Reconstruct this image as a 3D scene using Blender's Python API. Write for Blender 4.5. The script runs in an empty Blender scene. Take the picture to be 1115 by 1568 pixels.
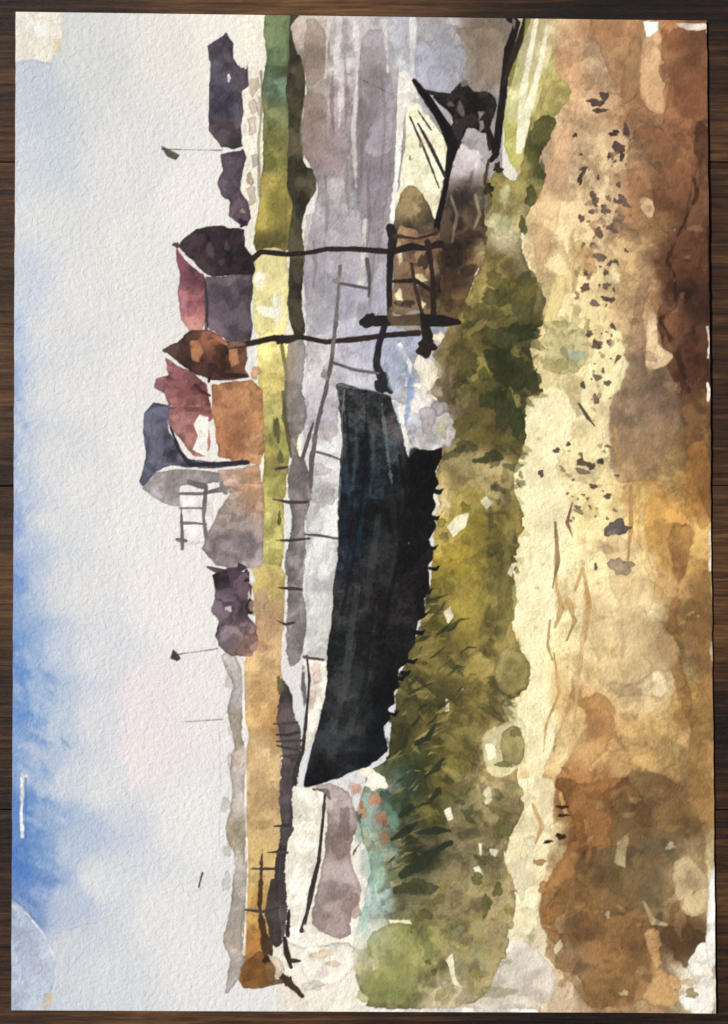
import bpy, math
import numpy as np
from mathutils import Vector
rng=np.random.default_rng(7)
W,H=1115,1568
S=0.00025
# ------------------------------------------------------------------ paint engine
def up(g,h,w,sm=False):
    gh,gw=g.shape[:2]
    y=np.linspace(0,gh-1.001,h); x=np.linspace(0,gw-1.001,w)
    yi=y.astype(int); xi=x.astype(int); fy=y-yi; fx=x-xi
    if sm: fy=fy*fy*(3-2*fy); fx=fx*fx*(3-2*fx)
    if g.ndim==3: fy=fy[:,None,None]; fx=fx[None,:,None]
    else: fy=fy[:,None]; fx=fx[None,:]
    a=g[yi]; b=g[yi+1]
    r=a*(1-fy)+b*fy
    return r[:,xi]*(1-fx)+r[:,xi+1]*fx
NS={}
for sc in (2,4,8,16,32,80,200):
    g=rng.uniform(-1,1,(int(H/sc)+3,int(W/sc)+3)).astype(np.float32)
    NS[sc]=up(g,H,W,True).astype(np.float32)
yy0,xx0=np.mgrid[0:H,0:W]
for sc in (80,32,16):
    s2=max(4,sc//2 if sc//2 in NS else (32 if sc==80 else 8))
    wx=(xx0+NS[s2]*sc*.55+NS[s2][::-1]*sc*.2).astype(int)%W; wy=(yy0+NS[s2][:,::-1]*sc*.55).astype(int)%H
    NS[sc]=NS[sc][wy,wx]
def nz(sc,x0,x1,y0,y1,off):
    A=NS[sc]
    return A[(np.arange(y0,y1)+off[0])%H][:,(np.arange(x0,x1)+off[1])%W]
C=np.ones((H,W,3),np.float32)*np.array([234,230,222],np.float32)/255
LAB=np.zeros((H,W),np.uint8); NAMES=['bare_paper']; CUR=[0]
def L(n):
    if n not in NAMES: NAMES.append(n)
    CUR[0]=NAMES.index(n)
def pts(s): return [tuple(float(v) for v in p.split(',')) for p in s.split()]
def smooth(P,k=3):
    n=len(P); out=[]
    P=np.array(P)
    for i in range(n):
        p0,p1,p2,p3=P[i-1],P[i],P[(i+1)%n],P[(i+2)%n]
        for j in range(k):
            t=j/k
            out.append(.5*((2*p1)+(-p0+p2)*t+(2*p0-5*p1+4*p2-p3)*t*t+(-p0+3*p1-3*p2+p3)*t**3))
    return np.array(out)
def bbox(P,m):
    x0=max(0,int(P[:,0].min()-m)); x1=min(W,int(P[:,0].max()+m)+1)
    y0=max(0,int(P[:,1].min()-m)); y1=min(H,int(P[:,1].max()+m)+1)
    return x0,x1,y0,y1
def idw(cps,x0,x1,y0,y1,warp=10,p=2.1,st=6):
    h,w=y1-y0,x1-x0
    gh,gw=max(2,h//st+2),max(2,w//st+2)
    X,Y=np.meshgrid(np.linspace(x0,x1,gw),np.linspace(y0,y1,gh))
    xi=np.clip(X,0,W-1).astype(int); yi=np.clip(Y,0,H-1).astype(int)
    X=X+NS[32][yi,xi]*warp+NS[80][yi,xi]*warp; Y=Y+NS[32][yi[::-1],xi]*warp+NS[80][yi,xi[:,::-1]]*warp
    num=np.zeros((gh,gw,3)); den=np.zeros((gh,gw))
    for (cx,cy,c) in cps:
        wt=1/((X-cx)**2+(Y-cy)**2+60)**p
        num+=wt[...,None]*np.array(c)/255.; den+=wt
    return up(num/den[...,None],h,w)
def cp(s,f=(1,1,1)):
    out=[]
    for t in s.split():
        v=[float(q) for q in t.split(',')]; out.append((v[0],v[1],[v[2]*f[0],v[3]*f[1],v[4]*f[2]]))
    return out
def apply(d,bb,c,a=1,r=2.5,soft=1.2,rim=.12,var=.1,m=0,dry=.12,cps=None,warp=10,gran=.045,terr=1):
    x0,x1,y0,y1=bb
    off=rng.integers(0,1000,2)
    N=lambda s:nz(s,x0,x1,y0,y1,off)
    n16,n8,n4,n2,n32=N(16),N(8),N(4),N(2),N(32)
    d=d+r*(.65*n16+.4*n8+.25*n4)
    if dry: d=d-dry*np.clip(n4*.6+n2*.8+.2,0,None)*3
    al=np.clip(d/soft+.5,0,1); al=al*al*(3-2*al)
    col=idw(cps,x0,x1,y0,y1,warp) if cps is not None else np.ones((y1-y0,x1-x0,3))*np.array(c)/255.
    k=1+var*(.4*n32+.25*n16+.3*N(80))+gran*(n2*.9+n4*.6)
    if terr:
        q=n32+.45*n16+.2*n8+.08*n4
        t1=np.tanh(14*(q-.12)); t2=np.tanh(14*(q+.42)); t3=np.tanh(18*(N(80)+.3*n16+.12*n8-.15))
        k=k+var*terr*(.32*t1+.28*t2+.3*t3-.25*np.exp(-((q-.08)*9)**2))
    if rim: k=k-rim*np.exp(-np.clip(d,0,None)/1.8)+rim*.35*np.exp(-((d-8)/6)**2)
    col=np.clip(col*k[...,None],0,1)
    al=(al*a)[...,None]
    R=C[y0:y1,x0:x1]
    if m: R[:]=R*(1-al*(1-col))
    else: R[:]=R*(1-al)+col*al
    if a>.55:
        LAB[y0:y1,x0:x1][al[...,0]>.5]=CUR[0]
def poly(s,c=None,sm=1,**k):
    P=np.array(pts(s) if isinstance(s,str) else s,float)
    if sm: P=smooth(P)
    bb=bbox(P,8+k.get('soft',1.3)+k.get('r',2.5)*2); x0,x1,y0,y1=bb
    h,w=y1-y0,x1-x0
    if h<=1 or w<=1: return
    ar=h*w; st=1 if ar<9000 else (2 if ar<60000 else 5)
    gh,gw=h//st+2,w//st+2
    X,Y=np.meshgrid(np.linspace(x0,x1-1,gw),np.linspace(y0,y1-1,gh))
    D=np.full(X.shape,1e9); ins=np.zeros(X.shape,bool)
    for i in range(len(P)):
        ax,ay=P[i-1]; bx,by=P[i]
        ex,ey=bx-ax,by-ay; q=ex*ex+ey*ey
        if q<1e-9: continue
        t=np.clip(((X-ax)*ex+(Y-ay)*ey)/q,0,1)
        D=np.minimum(D,(X-ax-t*ex)**2+(Y-ay-t*ey)**2)
        if ay!=by:
            ins^=((ay>Y)!=(by>Y))&(X<(bx-ax)*(Y-ay)/(by-ay)+ax)
    D=np.sqrt(D)*np.where(ins,1,-1)
    apply(up(D,h,w),bb,c,**k)
def st(s,c,**k):
    P=np.array(pts(s) if isinstance(s,str) else s,float)
    k.setdefault('r',.9); k.setdefault('rim',.05)
    mw=P[:,2].max()
    bb=bbox(P,mw+6); x0,x1,y0,y1=bb
    if x1-x0<2 or y1-y0<2: return
    X,Y=np.meshgrid(np.arange(x0,x1),np.arange(y0,y1))
    D=np.full(X.shape,-1e9)
    for i in range(1,len(P)):
        ax,ay,aw=P[i-1]; bx,by,bw=P[i]
        ex,ey=bx-ax,by-ay; q=ex*ex+ey*ey+1e-9
        t=np.clip(((X-ax)*ex+(Y-ay)*ey)/q,0,1)
        D=np.maximum(D,aw+(bw-aw)*t-np.sqrt((X-ax-t*ex)**2+(Y-ay-t*ey)**2))
    apply(D,bb,c,**k)
def bl(s,c,**k):
    for t in (s.split() if isinstance(s,str) else s):
        x,y,rx,ry=[float(v) for v in t.split(',')] if isinstance(t,str) else t[:4]
        ang=t[4] if (not isinstance(t,str) and len(t)>4) else 0
        R=max(rx,ry)*1.4+8
        bb=bbox(np.array([[x-R,y-R],[x+R,y+R]]),0); x0,x1,y0,y1=bb
        if x1-x0<2 or y1-y0<2: continue
        X,Y=np.meshgrid(np.arange(x0,x1)-x,np.arange(y0,y1)-y)
        ca,sa=math.cos(ang),math.sin(ang)
        U=(X*ca+Y*sa)/rx; V=(-X*sa+Y*ca)/ry
        th=np.arctan2(V,U); f=rng.uniform(0,6.28,4)
        rad=1+.17*np.sin(2*th+f[0])+.15*np.sin(3*th+f[1])+.09*np.sin(5*th+f[2])+.06*np.sin(8*th+f[3])
        d=(rad-np.sqrt(U**2+V**2))*min(rx,ry)
        kk=dict(k); kk.setdefault('r',min(3,.2*min(rx,ry)+.2))
        apply(d,bb,c,**kk)
def scat(n,x0,x1,y0,y1,s0,s1,cols,el=1.5,seed=0,ang=None,**k):
    g=np.random.default_rng(seed)
    for i in range(n):
        s=s0+(s1-s0)*g.random()**2
        a=g.uniform(0,3.14) if ang is None else ang+g.normal()*.35
        bl([(g.uniform(x0,x1),g.uniform(y0,y1),s*g.uniform(1,el),s*.8,a)],cols[g.integers(len(cols))],**k)
# ------------------------------------------------------------------ 1 sky
L('painted_sky')
poly('0,0 1115,0 1115,1568 0,1568',sm=0,r=0,rim=0,var=.012,gran=.018,terr=0,dry=0,warp=9,cps=cp(
'''60,150,192,201,210 40,260,201,208,215 150,100,207,209,209 250,80,223,220,213 350,40,235,231,220 200,250,217,218,217 200,400,222,221,217 300,300,230,227,221
34,440,195,204,217 28,500,172,190,216 22,600,148,172,212 22,700,138,162,206 22,800,138,161,208 22,900,122,153,206 26,1000,104,140,202 28,1080,108,145,203 32,1150,124,155,205 38,1250,98,135,195 40,1320,84,124,188 58,1360,120,146,195 36,1390,106,134,186
46,500,206,211,216 44,600,198,205,216 44,700,194,203,214 46,800,194,203,216 48,900,178,192,212 56,1000,150,174,209 58,1080,154,178,209 64,1150,170,186,211 70,1250,146,169,205 68,1310,124,154,199
90,330,213,215,216 80,500,214,215,216 78,600,212,214,216 78,700,212,213,215 78,800,212,214,216 86,900,207,210,215 95,1000,190,200,215 95,1100,184,196,213 110,1200,198,206,215 105,1300,180,192,211 100,1380,180,191,210 110,1450,197,203,211
130,450,219,219,217 130,600,219,219,218 130,750,219,220,219 130,900,217,218,218 140,1000,213,214,218 140,1100,210,212,218 150,1200,212,215,218 150,1350,209,213,217 160,1480,206,210,214
200,600,225,222,219 200,800,227,225,222 230,700,228,225,221 240,900,230,226,223 230,1080,228,219,220 215,1150,228,220,220 300,1080,229,224,222 300,1250,226,224,222 250,1400,220,221,221 320,1480,222,222,221 300,800,231,227,222 300,950,231,227,223 240,550,226,223,218 300,700,232,228,221
400,100,236,232,218 500,600,222,220,216 480,1400,238,230,212 700,600,238,230,201 900,600,240,225,176'''))
scat(90,20,42,450,1200,3,8,[(146,170,208),(165,184,213),(130,158,204),(200,208,217)],el=2,seed=2,ang=.5,a=.3,soft=5,rim=0,terr=0)
scat(80,26,80,980,1400,4,11,[(92,133,193),(106,145,199),(166,185,213),(180,193,214)],el=2.4,seed=3,ang=.6,a=.3,soft=5,rim=0,terr=0)
scat(60,60,110,900,1400,3,9,[(196,205,218),(164,183,213)],el=2.6,seed=33,ang=.6,a=.22,soft=5,rim=0,terr=0)
bl('42,1335,12,40 58,1290,8,24',(84,126,187),a=.4,soft=12,rim=0,terr=0)
st('92,1128,1 100,1136,3 108,1146,1',(124,152,194),a=.5,soft=5)
bl('60,140,30,50 90,260,30,60',(178,191,203),a=.25,soft=24,rim=0,terr=0)
# ------------------------------------------------------------------ tape marks
L('tape_marks')
poly('20,14 95,18 97,45 90,75 78,98 50,92 20,97',(232,227,212),sm=0,r=2,soft=3,rim=.03,var=.03)
bl('88,72,5,13',(205,190,120),a=.5,soft=6,rim=0); bl('50,45,22,14',(242,240,232),a=.5,soft=10,rim=0)
st('22,97,2 50,94,2.5 80,99,2',(160,172,195),a=.3,soft=4)
poly('10,1385 45,1400 72,1440 86,1480 80,1520 72,1550 10,1560',(174,184,203),r=1.5,rim=.08,var=.06,soft=2,a=.9)
st('12,1384,1.5 42,1398,1.6 66,1428,1.6 83,1464,1.5 87,1500,1.5 79,1530,1',(208,211,216),r=1,a=.8,soft=2)
bl('76,1528,5,10 66,1540,6,5',(196,172,120),a=.6,soft=5,rim=0)
st('34,1186,2 35,1215,3 33,1240,2 35,1280,3',(226,225,222),r=1.2)
st('40,1188,1.2 41,1235,.8 40,1282,1.2',(74,102,150),a=.5,soft=2)
bl('37,1187,5,4',(230,227,220))
# ------------------------------------------------------------------ 2 far shore
L('painted_shore')
poly('372,18 470,18 470,400 450,600 436,800 435,1000 400,1010 395,700 388,400 372,330',sm=0,r=3,c=(234,228,210),var=.03,rim=0)
poly('408,16 470,16 462,120 466,260 458,330 440,385 392,385 394,330 402,250 404,180 400,140 408,90',r=2.5,var=.14,warp=6,cps=cp(
'425,40,104,118,84 425,90,104,121,90 425,135,112,132,110 420,175,116,120,82 415,210,104,104,62 415,250,138,134,76 410,285,204,186,104 430,300,168,156,84 410,340,172,156,82 415,375,112,103,62 405,375,112,103,58 450,100,84,90,60'))
poly('445,24 466,22 464,80 468,140 460,200 466,250 482,262 484,290 470,318 462,350 468,400 462,470 468,505 452,520 440,460 444,400 440,380 448,320 440,280 443,200 438,140 443,90',(72,67,53),r=2,var=.25)
poly('392,388 436,386 440,440 436,515 392,512 388,450',(228,215,152),r=3,var=.06)
bl('412,478,16,9 398,430,7,16 425,470,8,20',(244,240,220),a=.8,soft=3,rim=0)
poly('398,516 442,516 452,560 440,620 444,700 436,760 432,870 400,872 404,700 398,610',r=3,warp=6,var=.13,cps=cp(
'420,540,222,206,130 410,600,194,178,108 430,640,160,151,94 415,700,170,157,90 418,760,178,169,100 415,830,182,174,106 430,680,126,124,74'))
st('432,530,3 440,580,2 434,640,3 448,680,2 462,705,3',(98,96,60),a=.8)
st('445,560,2 452,640,4 462,705,3',(228,221,192))
L('painted_field')
poly('386,872 432,870 436,930 430,1000 434,1100 430,1200 440,1290 432,1340 432,1400 418,1450 400,1470 420,1500 380,1512 366,1490 374,1400 378,1300 372,1200 380,1130 372,1070 376,1010 392,960',r=3,warp=6,rim=.1,cps=cp(
'410,890,192,172,108 410,950,190,156,120 405,1010,204,170,122 400,1080,204,166,114 400,1150,203,170,126 400,1250,196,164,118 405,1330,198,168,112 400,1400,188,150,88 395,1450,166,118,64 390,1490,128,90,50 430,1100,172,132,84'))
bl('395,990,16,9',(150,110,94),a=.5,soft=8)
L('painted_far_bank')
poly('340,1004 358,1002 372,1030 378,1075 370,1120 380,1165 373,1200 380,1255 376,1300 380,1360 372,1420 376,1470 366,1500 345,1520 352,1470 342,1440 352,1400 356,1350 360,1312 346,1270 356,1220 352,1170 358,1140 348,1090 356,1050 348,1030',r=2.5,rim=.18,cps=cp(
'360,1020,178,170,164 365,1060,190,183,178 362,1110,162,152,136 362,1160,180,165,150 360,1210,187,180,171 365,1290,166,152,132 366,1340,190,183,172 360,1400,172,164,156 362,1450,184,171,159 350,1500,170,164,158'))
st('372,1010,1.5 374,1100,2 377,1160,1 376,1240,2 380,1330,1 374,1460,2',(230,224,212))
for y in (1040,1120,1165,1230,1300,1350,1410): bl([(352+6*math.sin(y),y,7,13)],(152,144,132),a=.4,rim=.2)
st('336,1105,.8 338,1200,.6 336,1300,.8',(170,170,176),a=.5)
# ------------------------------------------------------------------ 3 water
L('painted_water')
poly('466,14 800,14 780,60 770,200 760,330 700,480 660,560 620,620 525,600 520,820 510,1000 462,1010 470,860 462,720 470,560 466,400 486,290 462,220 470,120',r=3,warp=14,rim=.06,cps=cp(
'''490,60,176,163,150 490,110,152,138,128 480,180,158,143,133 490,240,160,144,141 515,60,201,195,192 515,130,174,163,160 512,190,164,152,154 540,100,203,198,197 560,60,172,166,165 575,120,138,130,132 570,190,138,130,134 520,290,172,166,169 560,280,148,141,146 490,330,182,176,180 530,370,170,165,170
500,430,174,170,177 550,450,174,172,183 602,60,184,182,185 605,120,188,188,193 640,60,182,179,180 680,55,173,169,170 650,100,176,175,184 690,100,164,163,168 740,60,140,126,110 740,110,144,132,118 700,140,178,174,176 600,200,168,161,165 590,300,157,151,154
480,560,196,192,192 530,560,178,174,184 600,550,164,170,189 620,600,186,188,197 490,640,176,172,178 500,700,203,201,200 490,800,207,205,202 490,900,205,204,202 490,980,214,211,206 700,400,162,147,122'''))
for s,c,a in (('470,30 505,60 500,110 470,130',(138,119,106),.5),('465,150 500,150 498,220 478,250 462,230',(142,123,114),.5),('555,60 600,66 618,200 600,330 560,350 545,220',(126,116,120),.45),
  ('556,240 600,230 590,330 575,420 560,420 552,330',(138,130,138),.5),('600,25 632,30 640,90 600,110 590,60',(174,174,184),.5),('700,45 775,50 768,110 735,150 705,120 720,80',(128,111,94),.55),
  ('470,330 500,350 498,420 480,500 466,420',(150,140,146),.45),('632,70 680,66 715,100 700,150 650,150',(162,164,177),.5),('600,110 600,230 560,230 585,150',(172,168,176),.5),('470,380 520,390 515,500 470,500',(166,162,170),.35),('525,440 590,430 600,520 560,580 520,540',(164,163,176),.35),('540,150 560,160 556,230 536,240',(120,110,114),.35),('480,190 530,200 526,260 484,270',(149,134,134),.35),('650,40 700,40 690,70 655,75',(150,146,152),.5),('655,100 690,110 684,140 660,136',(146,150,170),.4)):
    poly(s,c,a=a,r=4,rim=.14)
for s,w in (('520,20 516,90 524,140 518,210',5),('544,30 548,90 541,200 546,300',4),('505,20 502,60 498,120',3),('560,340 556,420 540,500',4),('590,40 594,110',4)):
    P=[(x,y,w) for i,(x,y) in enumerate(pts(s))]; P[-1]=(P[-1][0],P[-1][1],1); st(P,(220,215,211),a=.7,r=2.5,soft=2)
for s in ('510,110,2 508,160,4 512,215,1','535,210,1 530,280,3 536,340,1','575,380,1 570,420,3 566,470,2','528,90,2 532,160,3 528,200,1','550,110,2 556,200,2 552,300,2','480,370,2 484,410,3 478,450,1','562,250,1 566,330,3 560,400,1','585,120,2 590,190,3 584,260,1','498,270,1 502,330,3 496,380,1'):
    st(s,(122,110,110),a=.5,r=2)
poly('612,110 632,122 640,150 622,165 614,240 608,300 604,345 596,350 602,290 606,230 608,170',(238,233,222),r=2,rim=0)
bl('632,62,6,40 610,98,8,10',(220,218,212),a=.6,soft=4,rim=0)
st('528,112,.6 570,130,.7 612,152,.6',(90,80,85)); st('545,110,.5 540,170,.5',(110,100,105),a=.6)
poly('444,520 470,530 462,590 470,640 452,690 470,705 478,760 466,800 470,850 462,900 470,950 460,1010 438,1008 440,900 436,860 446,800 440,740 446,690 436,620',(108,100,96),r=3,a=.8,rim=.15,dry=.5,var=.2)
bl('452,600,8,12 458,770,12,12 452,860,9,12 455,960,8,20 450,720,9,10',(138,130,124),a=.8)
bl('496,760,18,16 492,720,15,9 505,660,10,18',(166,156,154),a=.5,rim=.2)
bl('492,850,20,40 486,960,16,30',(224,223,218),a=.6,soft=8,rim=.0)
# ------------------------------------------------------------------ 4 sand and path
L('painted_sand')
SC=cp('''850,60,214,187,148 880,110,204,163,124 865,200,212,178,139 840,270,214,184,148 850,350,224,196,148 930,60,184,140,103 915,100,203,170,135 960,100,170,139,104 1040,60,152,104,72 1070,100,132,92,63 1010,80,182,143,106 1060,170,132,93,66 1000,200,150,113,82 1040,300,115,82,58 990,320,152,117,82 1010,140,152,111,80
950,230,197,168,129 1070,330,94,63,44 900,300,208,178,135 900,400,224,198,146 880,480,234,212,155 880,560,240,221,161 840,650,248,233,177 830,760,248,231,177 930,560,229,208,149 900,700,238,218,163 980,470,181,148,109 960,400,188,155,112 970,560,160,136,107 960,640,155,135,107 1000,600,132,111,90 1055,560,92,64,44 1055,450,80,51,36 1030,400,103,73,50 1010,480,142,108,79 1060,680,118,92,58
1000,700,174,143,97 1000,780,214,166,98 1050,770,178,134,75 1070,830,212,181,125 920,780,231,208,149 850,860,245,227,171 960,860,216,189,140 960,940,223,201,152 1060,900,155,122,79 1030,880,174,138,90 900,930,229,207,156 850,960,245,227,170 920,1010,221,193,140 1000,1040,200,174,131 1060,980,130,101,66 1060,1080,175,141,86 820,1100,245,229,173 860,1130,233,207,150
900,1110,191,150,101 960,1150,188,152,100 1050,1150,172,141,92 830,1250,238,218,167 890,1210,152,109,70 900,1270,127,92,55 960,1240,132,108,73 1040,1230,136,106,67 900,1350,119,91,56 1000,1300,113,97,72 960,1330,109,94,64 1060,1350,184,165,127 800,1400,235,226,187 800,1520,222,208,179 850,1450,210,195,160 840,1350,209,180,133 900,1430,136,102,67 960,1420,120,94,61 960,1480,146,114,73 1030,1430,103,79,51 1050,1510,202,190,163 940,1520,152,122,85 860,1520,195,171,141 1000,1520,167,136,100''')
poly('845,10 1115,10 1115,1568 560,1568 760,1500 770,1300 770,1100 760,900 760,700 770,560 800,400 800,300 790,240 850,130',r=3,rim=0,warp=16,gran=.055,var=.12,cps=SC)
poly('852,26 905,30 892,90 884,160 872,250 856,330 830,420 815,380 835,260 870,170 860,100',(203,156,114),a=.35,r=4,rim=.25)
poly('905,30 975,32 982,90 955,150 940,130 925,100',(172,128,90),a=.55,r=5,rim=.2)
poly('965,60 985,70 985,130 960,160 950,140',(140,109,77),a=.6,r=3,rim=.2)
poly('985,35 1010,40 1012,110 1024,115 1015,175 985,160 980,120',(213,173,132),a=.65,r=2,rim=.2)
poly('1010,70 1080,36 1084,180 1070,240 1084,330 1040,390 1000,330 960,280 970,200 1020,180',(130,90,62),a=.5,r=6,rim=.22,var=.2)
poly('1030,100 1082,90 1085,170 1040,180',(110,72,50),a=.4,r=6,soft=6)
poly('984,34 1008,34 1006,48 990,58',(238,236,228),sm=0,r=2); poly('1034,36 1078,38 1080,46 1050,48',(224,216,202),r=2,a=.9)
poly('940,270 990,262 1000,330 970,360 950,330',(158,119,87),a=.5,r=3,rim=.2)
poly('982,302 998,308 1000,330 990,334 980,318',(214,179,138),r=3,a=.8)
poly('1060,205 1084,200 1090,480 1086,560 1090,800 1050,690 1036,600 1006,500 1024,430 1030,370 1052,320 1068,270',r=5,a=.8,soft=4,rim=.15,var=.22,cps=cp('1065,300,94,66,48 1060,400,80,52,37 1060,470,54,35,28 1030,480,102,70,49 1040,560,77,50,36 1065,620,100,72,47 1070,700,112,83,55'))
st('1062,275,2 1066,300,3 1045,345,2 1020,400,2 1032,420,3 1035,470,2 1010,490,3 1032,530,5 1055,600,4',(54,36,28),a=.65,soft=3,r=3)
st('1075,240,3 1060,275,2 1050,330,2 1048,350,3',(72,47,35),a=.6,soft=3,r=2)
st('1085,350,4 1088,430,5 1084,490,5',(62,39,30),a=.7)
for s in ('1082,502,2 1086,525,3.5 1083,548,1.5','1082,588,1.5 1085,600,3 1083,614,1','1085,810,2 1088,840,4 1086,872,2','1082,40,3 1084,60,2','1088,985,2 1090,1010,3'): st(s,(230,222,205),r=2)
poly('990,484 1004,480 1008,530 1030,542 1022,558 1000,566 988,560 990,520',(219,190,148),r=2)
poly('935,350 975,350 985,400 970,470 960,530 940,600 930,680 950,740 1000,720 1040,660 1030,580 990,570 985,480 1000,400',(132,106,85),a=.45,r=6,rim=.2,var=.18)
poly('975,738 1010,735 1030,780 1080,800 1084,870 1040,880 1000,860 985,800',(210,158,86),a=.5,r=5,soft=4,var=.16)
poly('1050,690 1084,690 1086,800 1060,790',(160,113,60),a=.55,r=5,soft=5)
poly('1030,800 1060,810 1052,860 1040,900 1040,1000 1060,1060 1050,1100 1030,1040 1020,960 1035,900 1022,840',(140,100,59),a=.6,r=5,soft=3,rim=.15,var=.2)
poly('1060,880 1088,880 1092,1200 1062,1190 1054,1100 1070,1040 1058,960',(140,104,62),a=.5,r=6,soft=5,rim=.1,var=.2)
bl('1065,950,14,30 1050,1100,16,20 1065,1200,18,22',(136,103,60),a=.5,soft=7)
poly('905,900 935,880 990,890 1000,920 985,960 1000,1010 975,1045 930,1040 905,990 890,960',(219,189,138),a=.5,r=4,rim=.2)
poly('973,1048 1008,1020 1028,1060 1010,1068 985,1064',(209,187,147),sm=0,a=.8,r=1.5,rim=.25)
poly('975,960 1010,950 1040,1000 1020,1030 985,1010',(193,164,121),a=.5,r=4,rim=.2)
poly('930,820 960,830 985,900 960,935 935,900',(211,183,133),a=.45,r=4,rim=.2)
poly('880,1080 915,1060 940,1090 930,1150 900,1180 925,1210 880,1240 850,1200 870,1150',(171,125,78),a=.65,r=5,rim=.15,soft=3)
poly('850,1190 900,1200 960,1190 1000,1260 960,1300 900,1300 860,1400 830,1420 826,1380 850,1330 880,1270 862,1230',(122,86,51),a=.8,r=5,rim=.18,soft=2.5,var=.18)
poly('940,1200 1010,1180 1060,1230 1082,1330 1040,1370 980,1390 1010,1440 990,1490 930,1430 890,1390 880,1320 930,1290',(110,87,57),a=.55,r=7,rim=.12,soft=5,var=.18)
poly('830,1400 880,1340 930,1400 990,1390 1010,1440 1005,1500 985,1530 900,1540 890,1500 850,1480 860,1440',(124,93,58),a=.7,r=5,rim=.18,var=.18)
bl('1000,1370,22,46 1010,1300,34,20 960,1270,18,28',(88,90,72),a=.26,soft=16,rim=0)
bl('1052,1445,30,34',(78,59,39),a=.75,r=6,soft=4); bl('1070,1465,14,10',(86,71,48),a=.7)
poly('1030,1325 1055,1310 1082,1340 1082,1390 1050,1400 1035,1370',(187,166,126),a=.85,r=3,rim=.25)
poly('945,1290 962,1275 958,1330 940,1320',(190,176,134),sm=0,a=.7,r=2.5); bl('1025,1295,8,6',(200,186,146),a=.7)
poly('1050,1480 1084,1440 1092,1550 1060,1552 1035,1520 1065,1510',(226,220,206),r=4,rim=.05)
poly('1086,1340 1096,1345 1096,1470 1080,1465',(234,230,220),r=2)
poly('985,1430 1010,1425 1012,1480 1040,1500 1030,1540 985,1530 1000,1480',(176,139,94),a=.9,r=3,rim=.2)
bl('1058,1520,9,8',(150,130,94),a=.8)
bl('1000,1395,16,7 1040,1410,10,18',(150,125,87),a=.5,r=4); st('985,1380,2 1000,1410,5 1020,1415,2',(194,174,132),a=.75)
poly('800,640 850,590 880,640 850,720 880,790 850,860 850,950 830,1040 850,1110 836,1180 810,1190 790,1100 810,1020 784,960 790,860 802,800 786,740',(249,235,186),a=.8,r=4,soft=3,rim=.04,var=.05)
poly('900,560 940,500 960,560 935,620 930,700 900,690 890,620',(241,223,169),a=.7,r=4,soft=5,rim=0)
poly('850,1130 880,1080 900,1110 870,1160 845,1200 830,1190',(217,185,131),a=.7,r=3,rim=.2)
poly('770,1200 830,1190 850,1210 840,1300 825,1400 800,1440 770,1440 790,1370 770,1310 800,1240',(240,225,181),a=.8,r=4,soft=2)
bl('800,1340,14,30 812,1290,10,12',(235,225,188),a=.6,rim=.12)
poly('780,1440 820,1450 850,1500 830,1540 720,1545 720,1500 765,1480',(202,194,180),a=.75,r=4,rim=.15)
bl('810,1470,30,16',(204,198,182),a=.5,soft=8); bl('780,1445,8,9',(240,234,216),a=.7)
L('painted_footpath')
for s in ('850,850,2 852,900,3 860,930,5 850,960,2','842,950,2 838,990,3 846,1010,2','870,920,5 880,950,3 868,980,2','858,1215,3 866,1245,3','815,1230,2 830,1265,4 820,1290,1','895,905,2 900,940,3 896,980,2','848,1000,2 856,1060,3 836,1110,2 832,1150,1','940,620,1 942,680,3 950,720,2','965,745,3 966,800,4 960,870,2','880,905,2 892,870,3 904,930,2'):
    st(s,(186,147,97),a=.8,r=1.5)
st('898,902,2 902,930,5 892,980,4 884,1060,3 880,1100,2',(193,158,108),a=.6,r=2)
st('985,745,5 982,800,6 986,850,6 1000,890,4',(228,193,129),a=.7,r=2,rim=.2)
dk=[(88,72,64),(106,87,76),(74,62,62),(136,110,89),(154,127,100)]
bl('912,158,13,6 925,148,8,6 918,170,10,4 947,228,10,8 940,205,8,5 952,240,5,6 934,240,6,4 958,200,4,12 880,208,4,4 898,262,8,6 888,275,4,8',(82,66,60))
bl('910,305,6,12 926,322,8,8 948,305,8,9 915,360,8,10 940,352,7,6 896,440,7,6 928,438,6,6 910,465,7,5 912,528,5,8 932,525,5,4 886,512,5,4 914,578,8,4 912,612,5,8 890,335,5,6 905,325,4,4',(96,79,70),a=.85)
scat(34,888,960,235,420,2,7,dk,el=1.6,seed=21,a=.85)
scat(20,905,970,300,380,3,7,[(130,106,88),(160,130,102)],el=1.7,seed=22,a=.7)
scat(22,895,945,250,420,3,8,[(228,203,159),(218,188,147)],el=1.9,seed=23,a=.85)
scat(16,880,945,405,470,2,6,dk,el=1.6,seed=24,a=.85)
scat(18,895,950,480,620,1.5,5,dk,el=1.5,seed=25,a=.85)
scat(18,905,965,470,690,2,5,[(160,132,104)],el=1.6,seed=26,a=.7)
scat(26,850,945,680,800,2,6,[(130,108,86),(160,132,100),(104,88,74)],el=1.7,seed=27,ang=.4,a=.85)
bl('828,725,5,5 912,868,3,5 892,590,4,5 870,680,3,4 890,708,8,5 905,714,6,7 920,706,5,4 852,690,5,4 908,745,6,5 930,760,6,4',(70,59,54),a=.85)
st('886,618,2 900,640,3 910,652,1',(110,90,72)); st('876,770,1 868,800,3 876,820,1',(136,108,80)); st('850,800,2 854,860,4 846,900,1',(150,122,89))
bl('945,808,17,12',(104,98,93),r=4,rim=.25); bl('938,815,7,5',(148,140,130),a=.7); bl('952,868,18,14',(138,122,105),a=.8,r=4,rim=.25); bl('895,398,18,18',(187,147,100),a=.7,r=5); bl('938,425,12,10',(232,212,162))
bl('860,1235,10,3 862,1248,9,3 858,1280,7,5 838,1288,7,3',(60,44,36))
st('895,1250,3 905,1290,4 898,1320,2',(152,113,71),a=.7)
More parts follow.
